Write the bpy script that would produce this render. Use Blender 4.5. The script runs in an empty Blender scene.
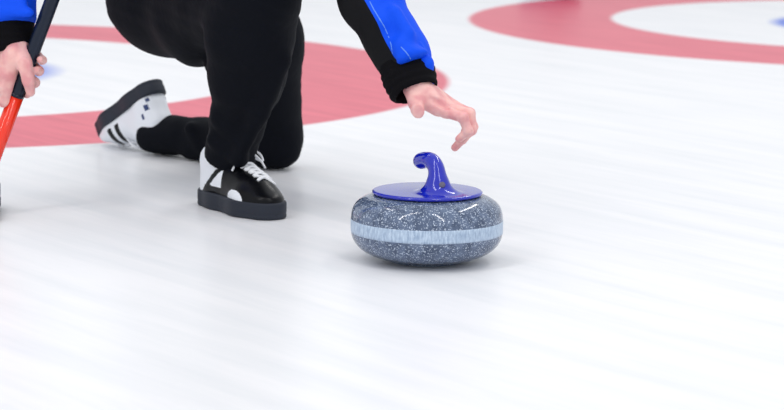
import bpy, bmesh, math, random
import numpy as np
from mathutils import Vector, Matrix

C = bpy.context.scene.collection
random.seed(3)

# ------------------------------------------------------------------ camera
F_PX, PITCH, ROLL, CAM_H = 2601.0, 0.1562, 0.0136, 0.8786
cp, sp, cr, sr = math.cos(PITCH), math.sin(PITCH), math.cos(ROLL), math.sin(ROLL)
FWD = np.array([0, cp, -sp]); UP0 = np.array([0, sp, cp]); RT0 = np.array([1.0, 0, 0])
RT = RT0 * cr + UP0 * sr; UP = UP0 * cr - RT0 * sr
CAM = np.array([0, 0, CAM_H])


def W(px, py, depth):
    """world point seen at photo pixel (px, py) with world y = depth"""
    d = FWD * F_PX + RT * (px - 392) - UP * (py - 205)
    return CAM + d * (depth / d[1])


def G(px, py, z=0.0):
    d = FWD * F_PX + RT * (px - 392) - UP * (py - 205)
    return CAM + d * ((CAM_H - z) / -d[2])


cam_data = bpy.data.cameras.new('camera')
cam = bpy.data.objects.new('camera', cam_data); C.objects.link(cam)
cam.matrix_world = Matrix(((RT[0], UP[0], -FWD[0], 0), (RT[1], UP[1], -FWD[1], 0),
                           (RT[2], UP[2], -FWD[2], CAM_H), (0, 0, 0, 1)))
cam_data.sensor_width = 36; cam_data.lens = F_PX / 784 * 36
cam_data.clip_end = 300; cam_data.clip_start = 0.05
cam_data.dof.use_dof = True; cam_data.dof.focus_distance = 4.98; cam_data.dof.aperture_fstop = 7.0
bpy.context.scene.camera = cam

# ------------------------------------------------------------------ materials


def lin(r, g, b):
    f = lambda c: (c / 255) / 12.92 if c / 255 <= 0.04045 else ((c / 255 + 0.055) / 1.055) ** 2.4
    return (f(r), f(g), f(b), 1)


def mat(name, col, rough=0.5, spec=0.5, coat=0.0, sss=0.0, sheen=0.0, bump=None, metallic=0.0):
    m = bpy.data.materials.new(name); m.use_nodes = True
    nt = m.node_tree; b = nt.nodes['Principled BSDF']
    b.inputs['Base Color'].default_value = col
    b.inputs['Roughness'].default_value = rough
    b.inputs['Specular IOR Level'].default_value = spec
    b.inputs['Coat Weight'].default_value = coat
    b.inputs['Metallic'].default_value = metallic
    if sss:
        b.inputs['Subsurface Weight'].default_value = sss
        b.inputs['Subsurface Radius'].default_value = (0.012, 0.004, 0.002)
        b.inputs['Subsurface Scale'].default_value = 1.0
    b.inputs['Sheen Weight'].default_value = sheen
    if bump:
        sc, st, dist = bump
        tc = nt.nodes.new('ShaderNodeTexCoord'); n = nt.nodes.new('ShaderNodeTexNoise')
        n.inputs['Scale'].default_value = sc; n.inputs['Detail'].default_value = 4
        bp = nt.nodes.new('ShaderNodeBump'); bp.inputs['Strength'].default_value = st
        bp.inputs['Distance'].default_value = dist
        nt.links.new(tc.outputs['Object'], n.inputs['Vector'])
        nt.links.new(n.outputs['Fac'], bp.inputs['Height'])
        nt.links.new(bp.outputs['Normal'], b.inputs['Normal'])
    return m


M = {}
M['trousers'] = mat('black_trouser_cloth', lin(9, 12, 20), 0.8, 0.12, bump=(60, 0.35, 0.004))
M['jblack'] = mat('black_jacket_cloth', lin(10, 10, 14), 0.75, 0.2, bump=(55, 0.3, 0.004))
M['jblue'] = mat('blue_jacket_cloth', lin(0, 80, 236), 0.65, 0.2, bump=(45, 0.35, 0.005))
M['cuff'] = mat('black_knit_cuff', lin(11, 10, 14), 0.85, 0.12, bump=(150, 0.5, 0.003))
M['piping'] = mat('pale_piping', lin(96, 150, 235), 0.5)
M['skin'] = mat('skin', lin(243, 190, 186), 0.5, 0.4, sss=0.12, bump=(120, 0.25, 0.0015))
_nt = M['skin'].node_tree; _n = _nt.nodes.new('ShaderNodeTexNoise'); _n.inputs['Scale'].default_value = 38
_tc = _nt.nodes.new('ShaderNodeTexCoord'); _nt.links.new(_tc.outputs['Object'], _n.inputs['Vector'])
_r = _nt.nodes.new('ShaderNodeValToRGB'); _r.color_ramp.elements[0].position = 0.35; _r.color_ramp.elements[1].position = 0.62
_r.color_ramp.elements[0].color = lin(228, 158, 160); _r.color_ramp.elements[1].color = lin(243, 192, 186)
_nt.links.new(_n.outputs['Fac'], _r.inputs['Fac']); _nt.links.new(_r.outputs['Color'], _nt.nodes['Principled BSDF'].inputs['Base Color'])
M['hair'] = mat('brown_hair', lin(60, 42, 30), 0.6, bump=(80, 0.6, 0.01))
M['eye'] = mat('eye_white', lin(235, 232, 228), 0.2)
M['iris'] = mat('eye_iris', lin(50, 60, 70), 0.2)
M['lips'] = mat('lips', lin(190, 110, 105), 0.45)
M['swhite'] = mat('white_shoe_leather', lin(236, 240, 246), 0.4, 0.5)
M['sblack'] = mat('black_shoe_leather', lin(8, 9, 14), 0.3, 0.2)
M['sole'] = mat('dark_rubber_sole', lin(40, 45, 56), 0.6, 0.3, bump=(220, 0.2, 0.001))
M['laces'] = mat('white_shoe_lace', lin(240, 242, 246), 0.8)
M['bluemark'] = mat('navy_heel_mark', lin(40, 60, 110), 0.5)
M['plastic'] = mat('blue_handle_plastic', lin(14, 30, 176), 0.16, 0.5, coat=0.5)
M['redplastic'] = mat('red_handle_plastic', lin(170, 20, 30), 0.16, 0.5, coat=0.5)
M['plug'] = mat('grey_plug', lin(88, 84, 110), 0.5)
M['steel'] = mat('steel_bolt', lin(150, 150, 155), 0.3, metallic=1.0)
M['carbon'] = mat('dark_carbon_shaft', lin(20, 30, 48), 0.22, 0.35)
M['orange'] = mat('red_orange_shaft', lin(250, 52, 24), 0.14, 0.5, coat=0.4)
M['headgrey'] = mat('grey_broom_head', lin(90, 94, 104), 0.4)
M['pad'] = mat('dark_broom_pad', lin(40, 44, 54), 0.9)


def granite(name, base, fleck, dark, amount, streak=False):
    m = bpy.data.materials.new(name); m.use_nodes = True
    nt = m.node_tree; b = nt.nodes['Principled BSDF']; N = nt.nodes.new; K = nt.links.new
    tc = N('ShaderNodeTexCoord')
    v = N('ShaderNodeTexNoise'); v.inputs['Scale'].default_value = 330; v.inputs['Detail'].default_value = 2
    v.inputs['Roughness'].default_value = 0.6
    r = N('ShaderNodeValToRGB'); r.color_ramp.elements[0].position = amount; r.color_ramp.elements[1].position = amount + 0.07
    v2 = N('ShaderNodeTexNoise'); v2.inputs['Scale'].default_value = 60; v2.inputs['Detail'].default_value = 3
    r2 = N('ShaderNodeValToRGB'); r2.color_ramp.elements[0].position = 0.38; r2.color_ramp.elements[1].position = 0.6
    r2.color_ramp.elements[0].color = dark; r2.color_ramp.elements[1].color = base
    mx = N('ShaderNodeMix'); mx.data_type = 'RGBA'; mx.inputs['B'].default_value = fleck
    K(tc.outputs['Object'], v.inputs['Vector']); K(tc.outputs['Object'], v2.inputs['Vector'])
    K(v.outputs['Fac'], r.inputs['Fac']); K(v2.outputs['Fac'], r2.inputs['Fac'])
    K(r.outputs['Color'], mx.inputs['Factor']); K(r2.outputs['Color'], mx.inputs['A'])
    out = mx.outputs['Result']
    if streak:
        sep = N('ShaderNodeSeparateXYZ'); at = N('ShaderNodeMath'); at.operation = 'ARCTAN2'
        K(tc.outputs['Object'], sep.inputs[0]); K(sep.outputs['Y'], at.inputs[0]); K(sep.outputs['X'], at.inputs[1])
        mu = N('ShaderNodeMath'); mu.operation = 'MULTIPLY'; mu.inputs[1].default_value = 14; K(at.outputs[0], mu.inputs[0])
        cb = N('ShaderNodeCombineXYZ'); K(mu.outputs[0], cb.inputs['X'])
        mz = N('ShaderNodeMath'); mz.operation = 'MULTIPLY'; mz.inputs[1].default_value = 25; K(sep.outputs['Z'], mz.inputs[0]); K(mz.outputs[0], cb.inputs['Z'])
        n = N('ShaderNodeTexNoise'); n.inputs['Scale'].default_value = 2.6; n.inputs['Detail'].default_value = 3
        K(cb.outputs[0], n.inputs['Vector'])
        r3 = N('ShaderNodeValToRGB'); r3.color_ramp.elements[0].position = 0.35; r3.color_ramp.elements[1].position = 0.65
        r3.color_ramp.elements[0].color = lin(150, 172, 200); r3.color_ramp.elements[1].color = lin(205, 222, 240)
        K(n.outputs['Fac'], r3.inputs['Fac'])
        m2 = N('ShaderNodeMix'); m2.data_type = 'RGBA'; m2.inputs['Factor'].default_value = 0.8
        K(out, m2.inputs['A']); K(r3.outputs['Color'], m2.inputs['B']); out = m2.outputs['Result']
        b.inputs['Roughness'].default_value = 0.4
    else:
        b.inputs['Roughness'].default_value = 0.09
    K(out, b.inputs['Base Color'])
    return m


M['granite'] = granite('blue_grey_granite', lin(98, 113, 140), lin(194, 206, 224), lin(70, 84, 110), 0.575)
M['band'] = granite('frosted_striking_band', lin(150, 170, 196), lin(225, 233, 242), lin(130, 150, 180), 0.60, True)

# ------------------------------------------------------------------ mesh helpers


def link(name, me, parent=None, mats=(), smooth=True):
    o = bpy.data.objects.new(name, me); C.objects.link(o)
    for m in mats: me.materials.append(m)
    if smooth and len(me.polygons):
        me.polygons.foreach_set('use_smooth', [True] * len(me.polygons))
    if parent is not None: o.parent = parent
    return o


def empty(name, loc=(0, 0, 0), rotz=0.0):
    o = bpy.data.objects.new(name, None); C.objects.link(o)
    o.location = loc; o.rotation_euler = (0, 0, rotz); o.empty_display_size = 0.1
    return o


def tag(o, label, cat, group=None):
    o['label'] = label; o['category'] = cat
    if group: o['group'] = group


def surface(f, lo, hi, h):
    """naive surface nets of the implicit solid f < 0"""
    lo = np.array(lo, float); hi = np.array(hi, float)
    n = np.ceil((hi - lo) / h).astype(int) + 1
    ax = [lo[i] + h * np.arange(n[i]) for i in range(3)]
    Fv = np.empty(n, np.float32)
    step = max(1, int(1500000 / (n[1] * n[2])))
    for s in range(0, n[0], step):
        X, Y, Z = np.meshgrid(ax[0][s:s + step], ax[1], ax[2], indexing='ij')
        Fv[s:s + step] = f(np.stack([X, Y, Z], -1))
    for a in range(3):                                  # keep it closed at the box
        sl = [slice(None)] * 3; sl[a] = 0; Fv[tuple(sl)] = np.maximum(Fv[tuple(sl)], h * .3)
        sl[a] = -1; Fv[tuple(sl)] = np.maximum(Fv[tuple(sl)], h * .3)
    S = Fv < 0
    nc = n - 1
    acc = np.zeros((*nc, 3), np.float32); cnt = np.zeros(nc, np.float32)
    for a in range(3):
        b, c = [(1, 2), (0, 2), (0, 1)][a]
        sl0 = [slice(None)] * 3; sl1 = [slice(None)] * 3
        sl0[a] = slice(0, -1); sl1[a] = slice(1, None)
        f0 = Fv[tuple(sl0)]; f1 = Fv[tuple(sl1)]
        cross = S[tuple(sl0)] != S[tuple(sl1)]
        t = np.where(cross, f0 / np.where(cross, f0 - f1, 1), 0)
        for db in (0, 1):
            for dc in (0, 1):
                s = [slice(None)] * 3
                s[b] = slice(db, n[b] - 1 + db); s[c] = slice(dc, n[c] - 1 + dc)
                cc = cross[tuple(s)]; tt = t[tuple(s)]
                cnt += cc
                acc[..., a] += np.where(cc, tt, 0)
                acc[..., b] += cc * db; acc[..., c] += cc * dc
    act = cnt > 0
    idx = np.full(nc, -1, np.int64); ii = np.argwhere(act); idx[act] = np.arange(len(ii))
    verts = lo + h * (ii + acc[act] / cnt[act][:, None])
    quads = []
    for a in range(3):
        b, c = [(1, 2), (2, 0), (0, 1)][a]
        sl0 = [slice(None)] * 3; sl1 = [slice(None)] * 3
        sl0[a] = slice(0, -1); sl1[a] = slice(1, None)
        s0 = S[tuple(sl0)]; s1 = S[tuple(sl1)]
        E = np.argwhere(s0 != s1)
        E = E[(E[:, b] > 0) & (E[:, c] > 0) & (E[:, b] < n[b] - 1) & (E[:, c] < n[c] - 1)]
        if not len(E): continue
        def cell(db, dc):
            q = E.copy(); q[:, b] -= db; q[:, c] -= dc
            return idx[q[:, 0], q[:, 1], q[:, 2]]
        Q = np.stack([cell(1, 1), cell(0, 1), cell(0, 0), cell(1, 0)], 1)
        inside = s0[E[:, 0], E[:, 1], E[:, 2]]
        Q[~inside] = Q[~inside][:, ::-1]
        quads.append(Q)
    quads = np.concatenate(quads)
    return verts, quads


def npmesh(name, verts, quads, matfn=None):
    me = bpy.data.meshes.new(name)
    me.vertices.add(len(verts)); me.vertices.foreach_set('co', np.asarray(verts, np.float32).ravel())
    nq = len(quads); me.loops.add(nq * 4); me.loops.foreach_set('vertex_index', quads.astype(np.int32).ravel())
    me.polygons.add(nq); me.polygons.foreach_set('loop_start', np.arange(0, nq * 4, 4, dtype=np.int32))
    if matfn is not None:
        cen = verts[quads].mean(1)
        me.polygons.foreach_set('material_index', matfn(cen).astype(np.int32))
    me.update(calc_edges=True); me.validate()
    return me


def ln(v): return np.sqrt((v * v).sum(-1))


def cap(p, a, b, r1, r2):
    a = np.array(a, float); b = np.array(b, float); ba = b - a
    t = np.clip(((p - a) @ ba) / (ba @ ba), 0, 1)
    return ln(p - a - t[..., None] * ba) - (r1 + (r2 - r1) * t)


def ell(p, c, r, R=None):
    q = p - np.array(c, float)
    if R is not None: q = q @ R              # columns of R are the local axes
    r = np.array(r, float)
    k0 = ln(q / r); k1 = ln(q / (r * r)) + 1e-9
    return k0 * (k0 - 1) / k1


def smin(a, b, k):
    h = np.maximum(k - np.abs(a - b), 0) / k
    return np.minimum(a, b) - h * h * k * .25


def smax(a, b, k): return -smin(-a, -b, k)


def chain(p, pts, rs, k=.01):
    d = None
    for i in range(len(pts) - 1):
        c = cap(p, pts[i], pts[i + 1], rs[i], rs[i + 1])
        d = c if d is None else smin(d, c, k)
    return d


def unit(v): v = np.array(v, float); return v / np.linalg.norm(v)


def frame(x, up):
    x = unit(x); y = unit(np.cross(up, x)); z = np.cross(x, y)
    return np.stack([x, y, z], 1)


def bounds(pts, pad):
    a = np.array(pts); return a.min(0) - pad, a.max(0) + pad


def tube(name, pts, r, m, parent=None, seg=8, caps=True):
    """swept tube mesh; r a number or a list"""
    pts = [Vector(p) for p in pts]; n = len(pts)
    rs = r if isinstance(r, (list, tuple)) else [r] * n
    bm = bmesh.new(); rings = []; ref = None
    for i, p in enumerate(pts):
        t = (pts[min(i + 1, n - 1)] - pts[max(i - 1, 0)]).normalized()
        if ref is None: ref = t.orthogonal().normalized()
        ref = (ref - t * ref.dot(t)).normalized(); s = t.cross(ref)
        rings.append([bm.verts.new(p + (ref * math.cos(2 * math.pi * k / seg) + s * math.sin(2 * math.pi * k / seg)) * rs[i]) for k in range(seg)])
    for i in range(n - 1):
        for k in range(seg):
            bm.faces.new((rings[i][k], rings[i][(k + 1) % seg], rings[i + 1][(k + 1) % seg], rings[i + 1][k]))
    if caps:
        bm.faces.new(rings[0][::-1]); bm.faces.new(rings[-1])
    me = bpy.data.meshes.new(name); bm.to_mesh(me); bm.free()
    return link(name, me, parent, [m])


def spline(pts, n=6):
    pts = [np.array(p, float) for p in pts]; P = [pts[0]] + pts + [pts[-1]]; out = []
    for i in range(1, len(P) - 2):
        for j in range(n):
            t = j / n; a, b, c, d = P[i - 1:i + 3]
            out.append(.5 * (2 * b + (c - a) * t + (2 * a - 5 * b + 4 * c - d) * t * t + (3 * b - a - 3 * c + d) * t ** 3))
    out.append(pts[-1]); return out


def lathe(name, prof, m, parent=None, seg=96):
    bm = bmesh.new(); rings = []
    for r, z in prof:
        if r < 1e-5: rings.append([bm.verts.new((0, 0, z))])
        else: rings.append([bm.verts.new((r * math.cos(2 * math.pi * k / seg), r * math.sin(2 * math.pi * k / seg), z)) for k in range(seg)])
    for a, b in zip(rings, rings[1:]):
        for k in range(seg):
            k2 = (k + 1) % seg
            if len(a) == 1: bm.faces.new((a[0], b[k2], b[k]))
            elif len(b) == 1: bm.faces.new((a[k], a[k2], b[0]))
            else: bm.faces.new((a[k], a[k2], b[k2], b[k]))
    bmesh.ops.recalc_face_normals(bm, faces=bm.faces)
    me = bpy.data.meshes.new(name); bm.to_mesh(me); bm.free()
    return link(name, me, parent, [m])


# ------------------------------------------------------------------ the ice
def make_ice():
    m = bpy.data.materials.new('painted_ice'); m.use_nodes = True
    nt = m.node_tree; b = nt.nodes['Principled BSDF']; N = nt.nodes.new; K = nt.links.new
    tc = N('ShaderNodeTexCoord')

    def dist(cx, cy):
        v = N('ShaderNodeVectorMath'); v.operation = 'DISTANCE'; v.inputs[1].default_value = (cx, cy, 0)
        K(tc.outputs['Object'], v.inputs[0]); return v.outputs['Value']

    def inside(cx, cy, r, soft=0.012):
        mr = N('ShaderNodeMapRange'); mr.inputs['From Min'].default_value = r - soft; mr.inputs['From Max'].default_value = r + soft
        mr.inputs['To Min'].default_value = 1; mr.inputs['To Max'].default_value = 0
        K(dist(cx, cy), mr.inputs['Value']); return mr.outputs['Result']

    def mix(fac, a, bcol):
        x = N('ShaderNodeMix'); x.data_type = 'RGBA'
        K(fac, x.inputs['Factor'])
        for sock, val in (('A', a), ('B', bcol)):
            if isinstance(val, tuple): x.inputs[sock].default_value = val
            else: K(val, x.inputs[sock])
        return x.outputs['Result']

    # scraping / pebble marks running along the sheet
    mq = N('ShaderNodeMapping'); mq.inputs['Rotation'].default_value = (0, 0, math.radians(54.5))
    K(tc.outputs['Object'], mq.inputs['Vector'])
    mp = N('ShaderNodeMapping'); mp.inputs['Scale'].default_value = (1.0, 12, 1)
    K(mq.outputs[0], mp.inputs['Vector'])
    n1 = N('ShaderNodeTexNoise'); n1.inputs['Scale'].default_value = 1.3; n1.inputs['Detail'].default_value = 5; n1.inputs['Roughness'].default_value = 0.6
    K(mp.outputs[0], n1.inputs['Vector'])
    rp = N('ShaderNodeValToRGB'); rp.color_ramp.elements[0].position = 0.3; rp.color_ramp.elements[1].position = 0.62
    rp.color_ramp.elements[0].color = ICE_LO; rp.color_ramp.elements[1].color = ICE_HI
    K(n1.outputs['Fac'], rp.inputs['Fac'])
    ice = rp.outputs['Color']
    n2 = N('ShaderNodeTexNoise'); n2.inputs['Scale'].default_value = 2.2; n2.inputs['Detail'].default_value = 5
    K(mp.outputs[0], n2.inputs['Vector'])
    rr = N('ShaderNodeValToRGB'); rr.color_ramp.elements[0].position = 0.3; rr.color_ramp.elements[1].position = 0.7
    rr.color_ramp.elements[0].color = RED_LO; rr.color_ramp.elements[1].color = RED_HI
    K(n2.outputs['Fac'], rr.inputs['Fac'])
    col = ice
    col = mix(inside(-1.640, 8.090, 1.812), col, rr.outputs['Color'])
    col = mix(inside(-1.690, 8.130, 1.275), col, ice)
    col = mix(inside(-1.64, 8.15, 0.56, .05), col, BLUE_PAINT)
    col = mix(inside(-1.64, 8.09, 0.152), col, ice)
    col = mix(inside(2.050, 10.330, 1.754), col, rr.outputs['Color'])
    col = mix(inside(2.095, 10.425, 1.222), col, ice)
    col = mix(inside(2.085, 10.36, 0.57, .03), col, BLUE_PAINT)
    col = mix(inside(2.085, 10.36, 0.152), col, ice)
    K(col, b.inputs['Base Color'])
    b.inputs['IOR'].default_value = 1.31
    b.inputs['Roughness'].default_value = ICE_ROUGH
    b.inputs['Specular IOR Level'].default_value = ICE_SPEC
    # pebble
    n3 = N('ShaderNodeTexNoise'); n3.inputs['Scale'].default_value = 2.0; n3.inputs['Detail'].default_value = 4
    K(mp.outputs[0], n3.inputs['Vector'])
    bp = N('ShaderNodeBump'); bp.inputs['Strength'].default_value = 0.12; bp.inputs['Distance'].default_value = 0.002
    K(n3.outputs['Fac'], bp.inputs['Height']); K(bp.outputs[0], b.inputs['Normal'])
    bm = bmesh.new()
    bmesh.ops.create_grid(bm, x_segments=8, y_segments=8, size=30)
    bmesh.ops.translate(bm, verts=bm.verts, vec=(0, 20, 0))
    me = bpy.data.meshes.new('floor'); bm.to_mesh(me); bm.free()
    o = link('floor', me, None, [m], smooth=False); o['kind'] = 'structure'
    o['label'] = 'white curling ice with red rings painted in it'
    return o


ICE_LO = lin(229, 231, 235); ICE_HI = lin(240, 240, 243)
RED_LO = lin(208, 80, 102); RED_HI = lin(228, 100, 120)
BLUE_PAINT = lin(70, 112, 220)
ICE_ROUGH = 0.30; ICE_SPEC = 0.26
make_ice()

# ------------------------------------------------------------------ curling stones


def stone_r(z):
    zc = 0.068
    if z >= zc: return 0.1455 * (1 - ((z - zc) / 0.0655) ** 3.6) ** (1 / 3.6) if z < zc + .0655 else 0
    return 0.1455 * max(0, 1 - ((zc - z) / 0.068) ** 2.7) ** (1 / 2.7)


def stone_profile(z0, z1, n):
    return [(stone_r(z0 + (z1 - z0) * i / n), z0 + (z1 - z0) * i / n) for i in range(n + 1)]


STONE_H = []


def make_stone(loc, rot):
    t = empty('curling_stone', loc, rot)
    B0, B1 = 0.0565, 0.0815
    low = [(0, 0.004), (0.052, 0.004), (0.056, 0.0), (0.064, 0.0), (0.072, 0.0012)]
    zs = [0.0025, 0.005, 0.009, 0.014, 0.02, 0.027, 0.035, 0.044, 0.05, B0]
    prof = low + [(stone_r(z), z) for z in zs]
    lathe('lower_body', prof, M['granite'], t)
    zs = [B0 + (B1 - B0) * i / 6 for i in range(7)]
    bm_prof = [(stone_r(B0) - .004, B0)] + [(stone_r(z) + .0002, z) for z in zs] + [(stone_r(B1) - .004, B1)]
    o = lathe('striking_band', bm_prof, M['band'], t); o['label'] = 'pale frosted striking band'
    zs = [B1, .09, .098, .105, .111, .1165, .121, .1245, .1275, .1295, .131]
    prof = [(stone_r(z), z) for z in zs] + [(0.085, 0.1318), (0, 0.1318)]
    lathe('upper_body', prof, M['granite'], t)

    # disc cover with the gooseneck flowing out of it (local frame: grip points to -x)
    A = np.array
    bx, by = 0.020, -0.040                      # where the neck is rooted
    path = spline([(bx, by, .130), (bx - .001, by, .150), (bx - .002, by + .003, .169), (bx - .005, by + .012, .185),
                   (bx - .014, by + .028, .1945), (bx - .026, by + .050, .1925), (bx - .034, by + .068, .188)], 3)
    m_ = len(path); rad = np.interp(np.linspace(0, 1, m_), [0, .17, .34, .5, .75, 1], [.030, .0185, .0130, .0122, .0130, .0130])

    def f(p):
        q = ln(p[..., :2])
        top = .1365 + .004 * np.clip(1 - q / .106, 0, 1)
        d = smax(q - .106, np.maximum(p[..., 2] - top, .1295 - p[..., 2]), .005)
        n_ = chain(p, path, rad, .008)
        n_ = smin(n_, cap(p, (bx, by, .126), (bx - .001, by, .152), .036, .012), .02)
        d = smin(d, n_, .022)
        return np.maximum(d, .1295 - p[..., 2])
    v, q = surface(f, (-.115, -.115, .124), (.115, .115, .225), .0021)
    h = link('handle', npmesh('handle', v, q), t, [M['plastic']]); h['label'] = 'glossy blue plastic handle and disc'
    pl = lathe('plug', [(0, -.003), (.0062, -.003), (.0062, .0008), (.005, .0016), (0, .0018)], M['plug'], h, 24)
    n = Vector((0.12, -1, .62)).normalized()
    # find the surface along a ray from outside
    p = np.array([bx + .004, by, .1425]); d_ = np.array(n); s = .08
    while s > 0 and f((p + d_ * s)[None])[0] > 0: s -= .0005
    pl.location = p + d_ * s
    pl.rotation_euler = n.to_track_quat('Z', 'Y').to_euler()
    pl['label'] = 'round grey plug on the neck of the handle'
    return t


ps = G(426.3, 260.5)
stone = make_stone((ps[0], ps[1], 0.0), 0.0)
tag(stone, 'blue-handled grey granite curling stone sliding on the ice below the open hand', 'curling stone')
pf = G(550, -3.4)
far = stone.copy(); C.objects.link(far); far.location = (pf[0], pf[1], 0); far.rotation_euler = (0, 0, 0.6)
for ch in list(stone.children):
    c = ch.copy(); C.objects.link(c); c.parent = far
    if ch.name.startswith('handle'):
        c.data = ch.data.copy(); c.data.materials[0] = M['redplastic']; c['label'] = 'red plastic handle and disc'
    for g in ch.children:
        d = g.copy(); C.objects.link(d); d.parent = c
tag(far, 'distant curling stone at the back edge of the red ring, only its underside in view', 'curling stone')

# ------------------------------------------------------------------ the player
person = empty('person', (W(200, 190, 5.75)[0], 5.75, 0))
tag(person, 'kneeling curler in black trousers and blue and black jacket, reaching over the ice', 'person')
PL = np.array(person.location)


def local(v): return v - PL


# joints
kneeR = W(259, -12, 5.36); ankR = W(229, 168, 5.52); hipR = W(172, -22, 5.76)
hipL = W(232, -26, 5.98); kneeL = W(271, 136, 6.12); ankL = W(160, 135, 6.36)
shL = np.array([-.215, 5.47, .78]); elL = W(356, -44, 5.30); wrL = W(414, 80, 5.17)
shR = np.array([-.560, 5.31, .76]); elR = np.array([-.83, 5.44, .60]); wrR = W(11, 44, 5.38)
pelvis = (hipR + hipL) / 2 + np.array([-.02, .03, .03])
chest = (shL + shR) / 2 + np.array([.0, .03, -.03])
head = np.array([-.345, 5.10, .955]); look = unit((.45, -.88, -.12))

# ---- trousers
cren = [  # folds: raised soft ridges across the cloth
    (W(280, 62, 5.36), W(260, 112, 5.385), .022, .016),
    (W(260, 112, 5.385), W(238, 160, 5.43), .016, .012),
    (W(218, 118, 5.43), W(240, 142, 5.425), .011, .011),
    (W(212, 140, 5.45), W(242, 158, 5.44), .010, .009),
    (W(212, 66, 5.62), W(226, 80, 5.47), .018, .012),
    (W(282, 96, 6.06), W(262, 128, 6.06), .014, .016),
    (W(190, 128, 6.20), W(206, 150, 6.19), .012, .012),
]


def trouser_f(p, grow=0.0):
    thR = cap(p, hipR, W(254, -8, 5.42), .098, .090)
    thR2 = cap(p, W(200, 8, 5.66), kneeR, .102, .086)
    d = smin(thR, thR2, .03)
    shin = chain(p, [kneeR, W(250, 36, 5.40), W(247, 75, 5.43), W(238, 120, 5.47), W(231, 150, 5.50), W(228, 178, 5.515)],
                 [.084, .092, .080, .057, .053, .056], .02)
    d = smin(d, shin, .03)
    d2 = chain(p, [hipL, W(262, 40, 6.02), kneeL], [.100, .092, .073], .03)
    sh = chain(p, [kneeL, W(228, 139, 6.19), W(200, 137, 6.25), W(176, 135, 6.31), W(144, 137, 6.40)], [.070, .052, .046, .043, .047], .02)
    sh = smin(sh, cap(p, W(284, 150, 6.08), W(196, 150, 6.24), .036, .026), .03)
    sh = smin(sh, cap(p, W(180, 134, 6.27), W(151, 137, 6.315), .040, .037), .02)
    d2 = smin(d2, sh, .03)
    butt = ell(p, W(172, -8, 5.84), (.142, .13, .132))
    butt = smin(butt, ell(p, W(226, -20, 6.02), (.125, .13, .125)), .05)
    up = cap(p, pelvis, pelvis * .82 + chest * .18, .135, .125)
    butt = smin(butt, up, .06)
    butt = np.maximum(butt, (p - (pelvis * .78 + chest * .22)) @ unit(chest - pelvis))
    butt = smin(butt, cap(p, W(156, 8, 5.83), W(200, 28, 5.70), .085, .083), .06)
    d = smin(d, butt, .06)
    d = smin(d, d2, .025)
    for a, b, r1, r2 in cren: d = smin(d, cap(p, a, b, r1, r2), .022)
    # gentle cloth waviness
    x, y, z = p[..., 0], p[..., 1], p[..., 2]
    w = np.sin(38 * x + 22 * z + 2 * np.sin(17 * y + 9 * z)) * np.sin(31 * z - 19 * x + 1.5 * np.sin(23 * x))
    d = d - .0022 * w + .0006 * np.sin(120 * z + 60 * x + 3 * np.sin(30 * z))
    d = d - grow
    # hems cut straight across the ankles
    aR = unit(ankR - W(240, 105, 5.46)); d = smax(d, (p - W(229, 169, 5.515)) @ aR * 1.0, .004) if False else d
    return d


hemR_p = W(229, 157, 5.515); hemR_n = unit(np.array([-.28, .48, -1]))
hemL_p = W(144.5, 138, 6.35); hemL_n = unit(W(144.5, 138, 6.35) - W(200, 137, 6.25))


def trouser_full(p):
    d = trouser_f(p)
    nearR = ln(p - hemR_p) - .16
    cutR = np.where(nearR < 0, (p - hemR_p) @ hemR_n, -1.0)
    hollowR = cap(p, hemR_p + np.array([0, 0, -.06]), hemR_p + np.array([0, 0, .02]), .049, .044)
    d = smax(d, cutR, .006); d = smax(d, -hollowR, .003)
    nearL = ln(p - hemL_p) - .16
    cutL = np.where(nearL < 0, (p - hemL_p) @ hemL_n, -1.0)
    hollowL = cap(p, hemL_p + hemL_n * .05, hemL_p - hemL_n * .03, .041, .036)
    d = smax(d, cutL, .006); d = smax(d, -hollowL, .003)
    return np.maximum(d, .003 - p[..., 2])           # rests on the ice


v, q = surface(trouser_full, (-.80, 5.15, -.004), (-.10, 6.5, .66), .0058)
link('trousers', npmesh('trousers', local(v), q), person, [M['trousers']])

# ---- jacket
axL = unit(wrL - elL); cuffL = wrL - axL * .018
sleeveL_end = cuffL - axL * .040
axR = unit(wrR - elR); cuffR_end = W(8, 50, 5.385); cuffR_top = W(3, 27, 5.392)


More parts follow.
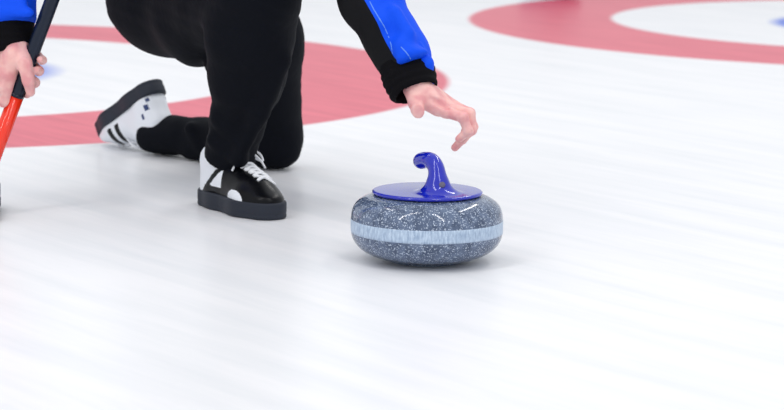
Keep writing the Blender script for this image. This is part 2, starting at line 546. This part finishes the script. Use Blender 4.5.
def jacket_f(p):
    spine0 = pelvis * .86 + chest * .14
    d = cap(p, spine0, chest, .140, .135)
    R = frame(shL - shR, (0, -.55, .8))
    d = smin(d, ell(p, chest + np.array([0, .0, .0]), (.205, .125, .135), R), .08)
    d = smin(d, ell(p, pelvis * .5 + chest * .5, (.17, .13, .17), R), .08)
    d = smin(d, chain(p, [shL, elL, W(371, 0, 5.25), W(390, 35, 5.215), sleeveL_end, W(410, 68, 5.18)],
                      [.082, .066, .062, .055, .051, .047], .02), .05)
    d = smin(d, chain(p, [shR, elR, W(2, -20, 5.41), cuffR_top], [.082, .072, .072, .069], .02), .05)
    neck = cap(p, chest, chest * .35 + head * .65, .075, .062); d = smin(d, neck, .05)
    # folds
    for a, b, r in ((W(366, 6, 5.19), W(382, 22, 5.165), .012), (W(395, 12, 5.17), W(408, 34, 5.15), .014), (W(400, 46, 5.14), W(417, 58, 5.13), .014),
                    (W(404, 60, 5.13), W(424, 56, 5.14), .012),
                    (W(-20, 10, 5.34), W(28, 14, 5.32), .012), (W(-15, -6, 5.36), W(20, 2, 5.335), .012)):
        d = smin(d, cap(p, a, b, r, r), .02)
    x, y, z = p[..., 0], p[..., 1], p[..., 2]
    d = d - .0022 * np.sin(45 * x + 30 * z + 2 * np.sin(20 * y)) * np.sin(40 * z - 25 * x)
    # blue shell closes neatly at the cuffs
    near = ln(p - W(410, 66, 5.18)) < .12
    d = smax(d, np.where(near, (p - (W(411, 71, 5.178))) @ axL, -1), .012)
    near = ln(p - cuffR_top) < .12
    d = smax(d, np.where(near, (p - (cuffR_top - axR * -.002)) @ axR, -1), .012)
    wst = unit(chest - pelvis); d = np.maximum(d, -(p - (pelvis * .83 + chest * .17)) @ wst)
    # neck opening
    d = smax(d, -cap(p, chest * .5 + head * .5, head, .052, .10), .004)
    return d


def view_side(a, b, depthfrom):
    """plane through two surface points and the arm axis-normal; positive to the photo's right"""
    n = np.cross(unit(b - a), unit(depthfrom)); return unit(n)


seamA = W(362, 0, 5.20); seamB = W(397, 62, 5.13)
seam_n = unit(np.cross(unit(seamB - seamA), np.array([-.25, 1.0, -.1])))
if seam_n[0] < 0: seam_n = -seam_n


def jacket_mat(c):
    c = c + PL
    idx = np.zeros(len(c), int)
    armL = cap(c, shL, elL, .10, .09); armL = np.minimum(armL, cap(c, elL, wrL, .09, .09))
    armR = np.minimum(cap(c, shR, elR, .10, .10), cap(c, elR, wrR, .10, .10))
    s = (c - seamA) @ seam_n
    idx[(armL < 0) & (s > 0)] = 1
    idx[(armR < 0)] = 1
    idx[c[:, 0] < -.68] = 1
    up = c[:, 2] > .78
    idx[up & (idx == 0)] = 1
    return idx


v, q = surface(jacket_f, (-1.0, 4.95, .30), (.16, 6.0, 1.02), .0058)
me = npmesh('jacket', local(v), q)
bm = bmesh.new(); bm.from_mesh(me)
bmesh.ops.bisect_plane(bm, geom=bm.verts[:] + bm.edges[:] + bm.faces[:], dist=1e-5, plane_co=Vector(local(seamA)), plane_no=Vector(seam_n))
bmesh.ops.bisect_plane(bm, geom=bm.verts[:] + bm.edges[:] + bm.faces[:], dist=1e-5, plane_co=(0, 0, .78), plane_no=(0, 0, 1))
bm.to_mesh(me); bm.free()
cen = np.empty(len(me.polygons) * 3, np.float32); me.polygons.foreach_get('center', cen)
me.polygons.foreach_set('material_index', jacket_mat(cen.reshape(-1, 3).astype(float)).astype(np.int32))
jk = link('jacket', me, person, [M['jblack'], M['jblue']])
jk['label'] = 'black jacket with bright blue sleeve panels'


def hollow_sleeve(outer, a, b, r1, r2, open_end):
    def f(p):
        d = outer(p)
        return smax(d, -cap(p, a, b, r1, r2), .004)
    return f


# knitted cuffs (sub-parts of the jacket)
cA = W(404, 62, 5.188); cB = W(414.5, 90, 5.158)       # cuff tube of the throwing arm
cax = unit(cB - cA)


def cuffL_f(p):
    t = (p - cA) @ cax
    d = chain(p, [cA, (cA + cB) / 2, cB], [.049, .0515, .0475], .01)
    d = smin(d, cap(p, W(392, 62, 5.19), W(403, 98, 5.15), .022, .017), .02)
    d = d - .0012 * np.sin(t * 420)
    d = smax(d, (p - cB) @ cax - .010, .008)
    d = smax(d, -cap(p, cB + cax * .06, cB - cax * .018, .044, .040), .004)
    return smax(d, -((p - cA) @ cax) - .03, .01)


v, q = surface(cuffL_f, *bounds([cA, cB], .085), .003)
o = link('cuff', npmesh('cuff', local(v), q), jk, [M['cuff']]); o['label'] = 'black knitted cuff of the reaching arm'
# blue shell edge that laps over the outer side of the cuff
v, q = surface(lambda p: np.maximum(smax(chain(p, [W(417, 46, 5.165), W(425.5, 64, 5.155), W(431, 82, 5.155)], [.012, .0150, .0075], .01), -cap(p, cA, cB, .043, .039), .003), -1),
               *bounds([W(421, 50, 5.17), W(431, 82, 5.165)], .03), .0022)
o = link('sleeve_edge', npmesh('sleeve_edge', local(v), q), jk, [M['jblue']]); o['label'] = 'blue sleeve edge beside the cuff'

rA = W(3, 24, 5.392); rB = W(5, 50, 5.388); rax = unit(rB - rA)


def cuffR_f(p):
    t = (p - rA) @ rax
    d = chain(p, [rA - rax * .02, rB], [.0650, .0630], .01) - .0012 * np.sin(t * 380)
    d = smax(d, (p - rB) @ rax - .002, .010)
    return smax(d, -cap(p, rB + rax * .06, rB - rax * .012, .050, .045), .004)


v, q = surface(cuffR_f, *bounds([rA, rB], .09), .0034)
o = link('cuff', npmesh('cuff', local(v), q), jk, [M['cuff']]); o['label'] = 'wide black cuff above the hand on the broom'


def snap(f, px, py, d0=4.9, off=.0008):
    """point where the photo ray through (px,py) first meets the solid f"""
    d = d0
    while d < 5.6:
        if f(W(px, py, d)[None])[0] < 0: return W(px, py, d - off)
        d += .002
    return W(px, py, 5.2)


def pipe_line(keys):
    kx = [k[0] for k in keys]; ky = [k[1] for k in keys]
    ys = np.arange(ky[0], ky[-1], 1.5)
    return [local(snap(jacket_f, np.interp(y, ky, kx), y, off=.0002)) for y in ys]


tube('piping', pipe_line([(366, -8), (370, 2), (374, 10), (379, 18), (384, 26), (388, 35), (391, 44), (393, 55)]), .0012, M['piping'], jk, 6)
tube('piping', pipe_line([(401, 47), (405, 51), (409, 56), (411, 60)]), .0012, M['piping'], jk, 6)

# ---- body (one continuous figure: head, neck, trunk, arms, hands, legs)
D0 = 5.15
handL = dict(
    index=[(446, 112, -.03), (463, 117.5, -.045), (468, 131, -.045), (459, 139, -.04)],
    middle=[(451, 108.5, -.005), (469, 114, -.012), (471.5, 130, -.014), (455, 147.5, -.012)],
    ring=[(454, 106, .02), (470, 113, .016), (473, 127, .016), (463, 141, .014)],
    pinky=[(454, 106, .043), (466, 111, .045), (470, 121, .045), (464, 131, .043)])


def handL_f(p):
    w = W(416, 84, D0 + .01)
    d = cap(p, W(409, 66, D0 + .02), w, .026, .0245)
    d = smin(d, cap(p, W(420, 84, D0 + .03), W(424, 88, D0 + .03), .020, .018), .02)
    for k, r1, r2 in (('index', .0215, .0125), ('middle', .0215, .0125), ('ring', .0205, .0115), ('pinky', .0185, .0105)):
        a = handL[k][0]
        d = smin(d, cap(p, w + np.array([0, a[2] * .5, 0]), W(a[0], a[1], D0 + a[2]), r1, r2), .012)
    for k, r in (('index', .0098), ('middle', .0100), ('ring', .0094), ('pinky', .0082)):
        pts = [W(x, y, D0 + z) for x, y, z in handL[k]]
        fd = chain(p, pts, [r * 1.18, r * 1.05, r * .95, r * .78], .004)
        for j in (1, 2): fd = smin(fd, ln(p - pts[j]) - r * 1.08, .004)     # knuckles
        d = smin(d, fd, .0045)
    # thumb leaves the side of the palm near its base
    th = [W(413, 90, D0 - .005), W(416, 103, D0 - .030), W(417.5, 109.5, D0 - .050), W(418.5, 113.8, D0 - .064)]
    td = chain(p, th, [.0185, .0150, .0125, .0118], .006)
    d = smin(d, td, .010)
    d = smin(d, cap(p, W(421, 100, D0 - .015), W(437, 110, D0 - .02), .0145, .012), .012)
    # dimples between the tendons on the back of the hand
    for a, b in (((432, 99), (446, 105)), ((436, 102), (447, 109))):
        d = smax(d, -cap(p, W(a[0], a[1], D0 - .035), W(b[0], b[1], D0 - .035), .002, .002), .01)
    return d


# the broom shaft line
sh0 = W(-24.5, 206, 5.372); sh1 = W(52, 0, 5.34); sdir = unit(sh1 - sh0)


def shaft_at(py):
    t = (206 - py) / 206.0
    return sh0 * (1 - t) + sh1 * t


def handR_f(p):
    w = W(11, 44, 5.375)
    d = cap(p, W(8, 22, 5.385), w, .028, .0265)
    offs = [np.array(o) for o in ((-.006, -.008, 0), (0, 0, 0), (0, 0, 0), (0, 0, 0))]
    side = np.array([-1.0, 0, -.35]); side = unit(side - sdir * (side @ sdir))     # towards photo left
    back = np.array([0, 1.0, 0]); back = unit(back - sdir * (back @ sdir))
    R0 = .0162
    for i, (py, r) in enumerate(((55, .0092), (65.5, .0104), (77, .0108), (90, .0100))):
        c = shaft_at(py)
        mcp = c + side * (R0 + .020) + back * (-.014)
        pts = [mcp, c + side * (R0 + r * .8) * .95 + back * (R0 + .004), c + back * (R0 + r) - side * .008,
               c - side * (R0 + r * .9) - back * .002, c - side * (R0 + r * .55) - back * .014 + sdir * .002]
        if i == 3: pts = pts[:4]; pts[3] = c - side * (R0 + .002) + back * .006
        pts = [np.array(x) for x in pts]
        fd = chain(p, pts, [r * 1.25, r * 1.12, r * 1.05, r, r * .82][:len(pts)], .003)
        d = smin(d, cap(p, w + side * (.012 - .008 * (3 - i)) + back * (-.004), mcp, .0225 if i < 3 else .020, .0135), .014)
        d = smin(d, fd, .004)
    # thumb laid over the front of the shaft, pointing down
    th = [W(20, 50, 5.352), W(24.5, 64, 5.322), W(28.5, 80, 5.322), W(30.5, 92, 5.330)]
    d = smin(d, chain(p, th, [.0215, .0155, .0128, .0098], .006), .010)
    d = smin(d, cap(p, W(12, 56, 5.345), W(4, 100, 5.350), .022, .016), .014)
    return smax(d, -(cap(p, sh0, sh1, .0158, .0158)), .002)


def body_f(p):
    d = cap(p, pelvis, chest, .105, .105)
    R = frame(shL - shR, (0, -.55, .8))
    d = smin(d, ell(p, chest, (.17, .09, .10), R), .06)
    d = smin(d, chain(p, [shL, elL, W(400, 56, 5.19), W(413, 80, 5.165)], [.048, .040, .032, .026], .02), .03)
    d = smin(d, chain(p, [shR, elR, W(2, -5, 5.405), W(8, 34, 5.385)], [.050, .042, .036, .029], .02), .03)
    d = smin(d, chain(p, [hipR, kneeR, W(244, 80, 5.45), W(230, 164, 5.53), W(226, 186, 5.545)], [.075, .055, .050, .034, .032], .02), .03)
    d = smin(d, chain(p, [hipL, kneeL + np.array([0, 0, .01]), W(215, 137, 6.22), W(156, 135, 6.37), W(146, 134, 6.39)], [.075, .050, .036, .030, .030], .02), .03)
    d = smin(d, cap(p, chest, head + np.array([.0, .035, -.07]), .055, .052), .04)
    Rh = frame(look, (0, 0, 1)); H = lambda x, y, z: head + Rh @ np.array([x, y, z])
    d = smin(d, ell(p, H(-.008, 0, .018), (.098, .075, .092), Rh), .03)         # skull
    d = smin(d, ell(p, H(.028, 0, -.052), (.058, .052, .058), Rh), .03)         # jaw
    d = smin(d, ell(p, H(.072, 0, -.094), (.016, .018, .014), Rh), .02)         # chin
    d = smin(d, cap(p, H(.086, 0, .012), H(.108, 0, -.022), .008, .012), .010)  # nose
    d = smin(d, cap(p, H(.080, -.028, .028), H(.080, .028, .028), .010, .010), .012)
    for s in (-1, 1):
        d = smax(d, -(ln(p - H(.098, s * .032, .008)) - .016), .010)
        d = smin(d, ell(p, H(-.010, s * .076, -.006), (.018, .007, .030), Rh), .006)
        d = smin(d, ln(p - H(.060, s * .036, -.022)) - .022, .02)
        d = smin(d, cap(p, H(.0815, s * .020, .0175), H(.080, s * .044, .0170), .0058, .0055), .004)
        d = smin(d, cap(p, H(.0800, s * .021, .0015), H(.079, s * .043, .0020), .0045, .0045), .004)
    d = smin(d, cap(p, H(.088, -.018, -.058), H(.088, .018, -.058), .007, .007), .005)
    d = smax(d, -cap(p, H(.098, -.018, -.058), H(.098, .018, -.058), .0025, .0025), .003)
    return d


v1, q1 = surface(body_f, (-1.0, 4.90, .02), (.12, 6.55, 1.10), .0078)
v2, q2 = surface(handL_f, *bounds([W(405, 60, D0), W(478, 156, D0)], .06), .0019)
v3, q3 = surface(handR_f, *bounds([W(-25, 18, 5.36), W(48, 118, 5.36)], .05), .0021)
Rh = frame(look, (0, 0, 1))


def body_mat(c):
    c = c + PL - head; c = c @ Rh
    idx = np.zeros(len(c), int)
    idx[(np.abs(c[:, 1]) < .020) & (c[:, 2] < -.050) & (c[:, 2] > -.066) & (c[:, 0] > .08) & (c[:, 0] < .12)] = 1
    return idx


vv = np.concatenate([v1, v2, v3]); qq = np.concatenate([q1, q2 + len(v1), q3 + len(v1) + len(v2)])
body = link('body', npmesh('body', local(vv), qq, body_mat), person, [M['skin'], M['lips']])
for s in (-1, 1):
    bm = bmesh.new(); bmesh.ops.create_uvsphere(bm, u_segments=20, v_segments=12, radius=.0115)
    for f_ in bm.faces:
        if Vector(f_.calc_center_median()).normalized().dot(Vector(Rh @ np.array([1, -s * .05, 0]))) > .86: f_.material_index = 1
    me = bpy.data.meshes.new('eye'); bm.to_mesh(me); bm.free()
    e = link('eye', me, body, [M['eye'], M['iris']]); e.location = local(head + Rh @ np.array([.0745, s * .032, .009]))


def hair_f(p):
    H = lambda x, y, z: head + Rh @ np.array([x, y, z])
    d = ell(p, H(-.014, 0, .028), (.106, .085, .098), Rh)
    x = (p - head) @ Rh
    d = smax(d, x[..., 0] * .9 - x[..., 2] * .55 - .030, .012)
    d = smax(d, -x[..., 2] - .045, .01)
    return d - .002 * np.sin(x[..., 1] * 260 + 4 * np.sin(x[..., 2] * 40))


v, q = surface(hair_f, *bounds([head], .15), .004)
link('hair', npmesh('hair', local(v), q), person, [M['hair']])

# ------------------------------------------------------------------ shoes
SL = .285


def sole2d(p, grow=0.0):
    q = p.copy(); q[..., 2] = 0
    q = q + 0.0
    d = cap(q, (.037, 0, 0), (.085, .000, 0), .0375, .0415)
    d = smin(d, cap(q, (.085, .002, 0), (.190, .000, 0), .0415, .0475), .02)
    d = smin(d, cap(q, (.190, .000, 0), (.240, .006, 0), .0475, .0420), .02)
    return d - grow


def sole_f(p):
    q = p
    rise = .008 * np.clip((p[..., 0] - .23) / .06, 0, 1) ** 2 * 0
    d = sole2d(q)
    groove = .0012 * np.exp(-((p[..., 2] - .010) / .0018) ** 2)
    return smax(d + groove, np.maximum(p[..., 2] - .036 - rise, .0 - p[..., 2]), .005)


def upper_f(p):
    d = cap(p, (.046, 0, .03), (.050, 0, .098), .033, .036)
    d = smin(d, cap(p, (.050, 0, .100), (.092, 0, .096), .034, .034), .02)
    d = smin(d, cap(p, (.085, .006, .088), (.205, .008, .044), .041, .029), .03)
    d = smin(d, cap(p, (.06, 0, .045), (.19, 0, .040), .034, .043), .03)
    d = smin(d, ell(p, (.218, .004, .036), (.062, .046, .026)), .025)
    d = smax(d, sole2d(p, -.0015), .006)
    # foot opening
    d = smax(d, -cap(p, (.055, 0, .118), (.088, 0, .124), .028, .028), .004)
    d = smax(d, -cap(p, (.052, 0, .075), (.085, 0, .090), .024, .022), .004)
    return np.maximum(d, .030 - p[..., 2])


def tongue_f(p):
    p = p - np.array([.014, .012, -.006])
    d = cap(p, (.110, -.017, .095), (.092, -.022, .142), .0045, .0045)
    for y in (-.011, 0, .011, .022):
        d = smin(d, cap(p, (.112 - abs(y) * .1, y * .8, .095), (.094, y, .145 - abs(y) * .15), .0048, .0048), .012)
    return d


def top_z(x, y):
    z = .16
    while z > .03 and upper_f(np.array([[x, y, z]]))[0] > 0: z -= .0008
    return z


def make_shoe(kind, mtx, parent):
    root = empty('shoe'); root.parent = parent
    root.matrix_local = Matrix.Translation(-Vector(PL)) @ mtx
    v, q = surface(sole_f, (-.01, -.06, -.004), (.30, .06, .046), .0026)
    link('sole', npmesh('sole', v, q), root, [M['sole']])['label'] = 'thick dark grey rubber sole'
    v, q = surface(upper_f, (-.005, -.06, .026), (.295, .06, .142), .0020)

    def fm(c):
        x, y, z = c[:, 0], np.abs(c[:, 1]), c[:, 2]
        idx = np.zeros(len(c), int)
        if kind == 'front':
            idx[x > .128] = 1
            idx[(np.abs(x - (.060 + (z - .04) * 1.15)) < .0085) & (z < .090)] = 1             # slanted stripe
            idx[(x > .060) & (z < .052)] = 1                                                 # low side panel
            idx[(np.hypot((x - .190) / .030, (z - .036) / .020) < 1) & (y > .022)] = 0        # white wedge by the toe
        else:
            s = x - (z - .03) * .32
            idx[(np.abs(s - .182) < .0085) & (z < .090) & (z > .046)] = 1
            idx[(np.abs(s - .152) < .0085) & (z < .100) & (z > .046)] = 1
            idx[(np.abs(x - .030) < .006) & (np.abs(z - .062) < .008) & (y > .012)] = 2
            idx[(np.abs(x - .048) < .004) & (np.abs(z - .078) < .007) & (y > .012)] = 2
            idx[(np.abs(x - .022) < .004) & (np.abs(z - .045) < .005) & (y > .010)] = 2
        return idx
    up = link('upper', npmesh('upper', v, q, fm), root, [M['swhite'], M['sblack'], M['bluemark']])
    up['label'] = 'black and white leather upper with slanted stripe' if kind == 'front' else 'white leather upper with two black stripes'
    v, q = surface(tongue_f, (.07, -.04, .075), (.15, .06, .158), .0022)
    link('tongue', npmesh('tongue', v, q), root, [M['swhite']])['label'] = 'white padded tongue'
    # laces: five crossing rows, eyelet to eyelet, and a bow
    rows = [.226, .210, .194, .178, .162, .146, .130]
    YO = .014
    pts = []
    bm_all = []
    for i, x in enumerate(rows):
        hw = .021 + .001 * i
        for s in ((1, -1) if i < len(rows) - 1 else (1,)):
            x2 = rows[i + 1] if i < len(rows) - 1 else x
            line = []
            for t in np.linspace(-1, 1, 9):
                xx = x + (x2 - x) * (t + 1) / 2; yy = YO + s * hw * t
                line.append((xx, yy, top_z(xx, yy) + .0022 + (.0012 if s > 0 else 0)))
            bm_all.append((line, .0036))
    z0 = top_z(.130, YO) + .006
    for s in (-1, 1):
        loop = spline([(.130, YO, z0), (.130, YO + s * .018, z0 + .008), (.138, YO + s * .036, z0 - .002), (.146, YO + s * .040, z0 - .016), (.140, YO + s * .030, z0 - .014), (.130, YO + s * .012, z0 + .002)], 4)
        bm_all.append((loop, .0025))
        tail = spline([(.130, YO, z0), (.138, YO + s * .014, z0 + .003), (.152, YO + s * .030, z0 - .014), (.154, YO + s * .041, z0 - .032)], 4)
        bm_all.append((tail, .0024))
    objs = [tube('laces', l, r, M['laces'], None, 6) for l, r in bm_all]
    bm = bmesh.new()
    for o in objs:
        bm.from_mesh(o.data); me = o.data; bpy.data.objects.remove(o); bpy.data.meshes.remove(me)
    me = bpy.data.meshes.new('laces'); bm.to_mesh(me); bm.free()
    link('laces', me, root, [M['laces']])['label'] = 'white tied laces'
    return root


heelp = G(208, 203.0); toep = G(268, 219)
xd = Vector((toep - heelp)).normalized()
zd = Vector((0, 0, 1)); yd = zd.cross(xd)
Mf = Matrix(((xd[0], yd[0], 0, heelp[0] - xd[0] * .008), (xd[1], yd[1], 0, heelp[1] - xd[1] * .008), (0, 0, 1, 0.0005), (0, 0, 0, 1)))
s1 = make_shoe('front', Mf, person); s1['label'] = 'black and white shoe flat on the ice'
# trailing shoe: toe on the ice, heel raised, sole turned away
v_ = Vector((-.55, .66, -.505)).normalized()
s_ = Vector((-.73, -.68, 0)); s_ = (s_ - v_ * s_.dot(v_)).normalized()
u_ = v_.cross(s_).normalized()                # points out of the sole
if u_.z < 0: u_ = -u_
zl = -u_; yl = zl.cross(v_)
heel_s = Vector(W(155, 90, 6.32))
Mr = Matrix(((v_[0], yl[0], zl[0], heel_s[0]), (v_[1], yl[1], zl[1], heel_s[1]), (v_[2], yl[2], zl[2], heel_s[2]), (0, 0, 0, 1)))
tipz = min((Mr @ Vector((x, y, z))).z for x in (.27, .283) for y in (-.025, 0, .03) for z in (.004, .032, .05))
Mr = Matrix.Translation((0, 0, -tipz + .001)) @ Mr
s2 = make_shoe('rear', Mr, person); s2['label'] = 'white shoe resting on its toe with the sole turned up'

for a, b, r in ((W(230, 150, 5.525), W(227, 192, 5.545), .0375), (W(168, 135, 6.345), W(146, 133, 6.40), .0335)):
    v, q = surface(lambda p: smax(cap(p, a, b, r, r), -cap(p, a, b, .031, .031) , .002), *bounds([a, b], .05), .004)
    link('sock', npmesh('sock', local(v), q), person, [M['trousers']])

# ------------------------------------------------------------------ broom
broom = empty('curling_broom', (sh0[0], sh0[1], 0))
tag(broom, 'curling broom with red lower shaft and dark upper shaft, held at the left edge', 'broom')
BL = np.array(broom.location)
top = sh0 + sdir * 1.10
pj = shaft_at(93.5)
lo = sh0
tube('shaft', [lo - BL, pj - BL], .0157, M['orange'], broom, 28)['label'] = 'glossy red-orange lower shaft'
tube('handle', [pj - BL, pj + sdir * .002 - BL, top - BL, top + sdir * .006 - BL], [.0157, .0150, .0145, .010], M['carbon'], broom, 28)['label'] = 'dark carbon upper shaft'
tube('collar', [pj - sdir * .004 - BL, pj + sdir * .004 - BL], .0163, M['carbon'], broom, 28)


def bhead(p):
    q = np.abs(p - np.array([0, 0, .040])) - np.array([.040, .092, .011])
    d = ln(np.maximum(q, 0)) + np.minimum(q.max(-1), 0) - .006
    return smin(d, cap(p, (0, 0, .045), (.0, -.004, .075), .024, .019), .02)


v, q = surface(bhead, (-.06, -.11, .015), (.06, .11, .10), .003)
hd = link('broom_head', npmesh('broom_head', v, q), broom, [M['headgrey']])


def bpad(p):
    q = np.abs(p - np.array([0, 0, .014])) - np.array([.041, .094, .008])
    return ln(np.maximum(q, 0)) + np.minimum(q.max(-1), 0) - .005


v, q = surface(bpad, (-.06, -.11, -.004), (.06, .11, .034), .003)
pd = link('pad', npmesh('pad', v, q), broom, [M['pad']])
for o in (hd, pd): o.rotation_euler = (0, 0, 0.08)

# ------------------------------------------------------------------ light
w = bpy.data.worlds.new('World'); bpy.context.scene.world = w; w.use_nodes = True
w.node_tree.nodes['Background'].inputs['Color'].default_value = (0.935, 0.965, 1.0, 1)
w.node_tree.nodes['Background'].inputs['Strength'].default_value = 0.80


def lamp(name, loc, size, power, target, col=(1, .975, .95)):
    l = bpy.data.lights.new(name, 'AREA'); l.shape = 'RECTANGLE'; l.size, l.size_y = size; l.energy = power; l.color = col
    o = bpy.data.objects.new(name, l); C.objects.link(o); o.location = loc
    o.rotation_euler = (Vector(target) - Vector(loc)).to_track_quat('-Z', 'Y').to_euler()
    return o


lamp('hall_lamp', (1.8, 1.2, 5.0), (0.22, 6.0), 90, (0, 4.5, 0))
lamp('hall_lamp', (-2.6, 2.5, 5.0), (0.22, 6.0), 90, (-.3, 5, 0))
lamp('hall_lamp', (2.6, 8.5, 5.0), (0.22, 6.0), 80, (2.6, 8.5, 0))
lamp('hall_lamp', (-2.6, 9.0, 5.0), (0.22, 6.0), 60, (-2.6, 9.0, 0))

vs = bpy.context.scene.view_settings
vs.view_transform = 'Standard'; vs.look = 'None'; vs.gamma = 1; vs.use_curve_mapping = False; vs.exposure = 0.0
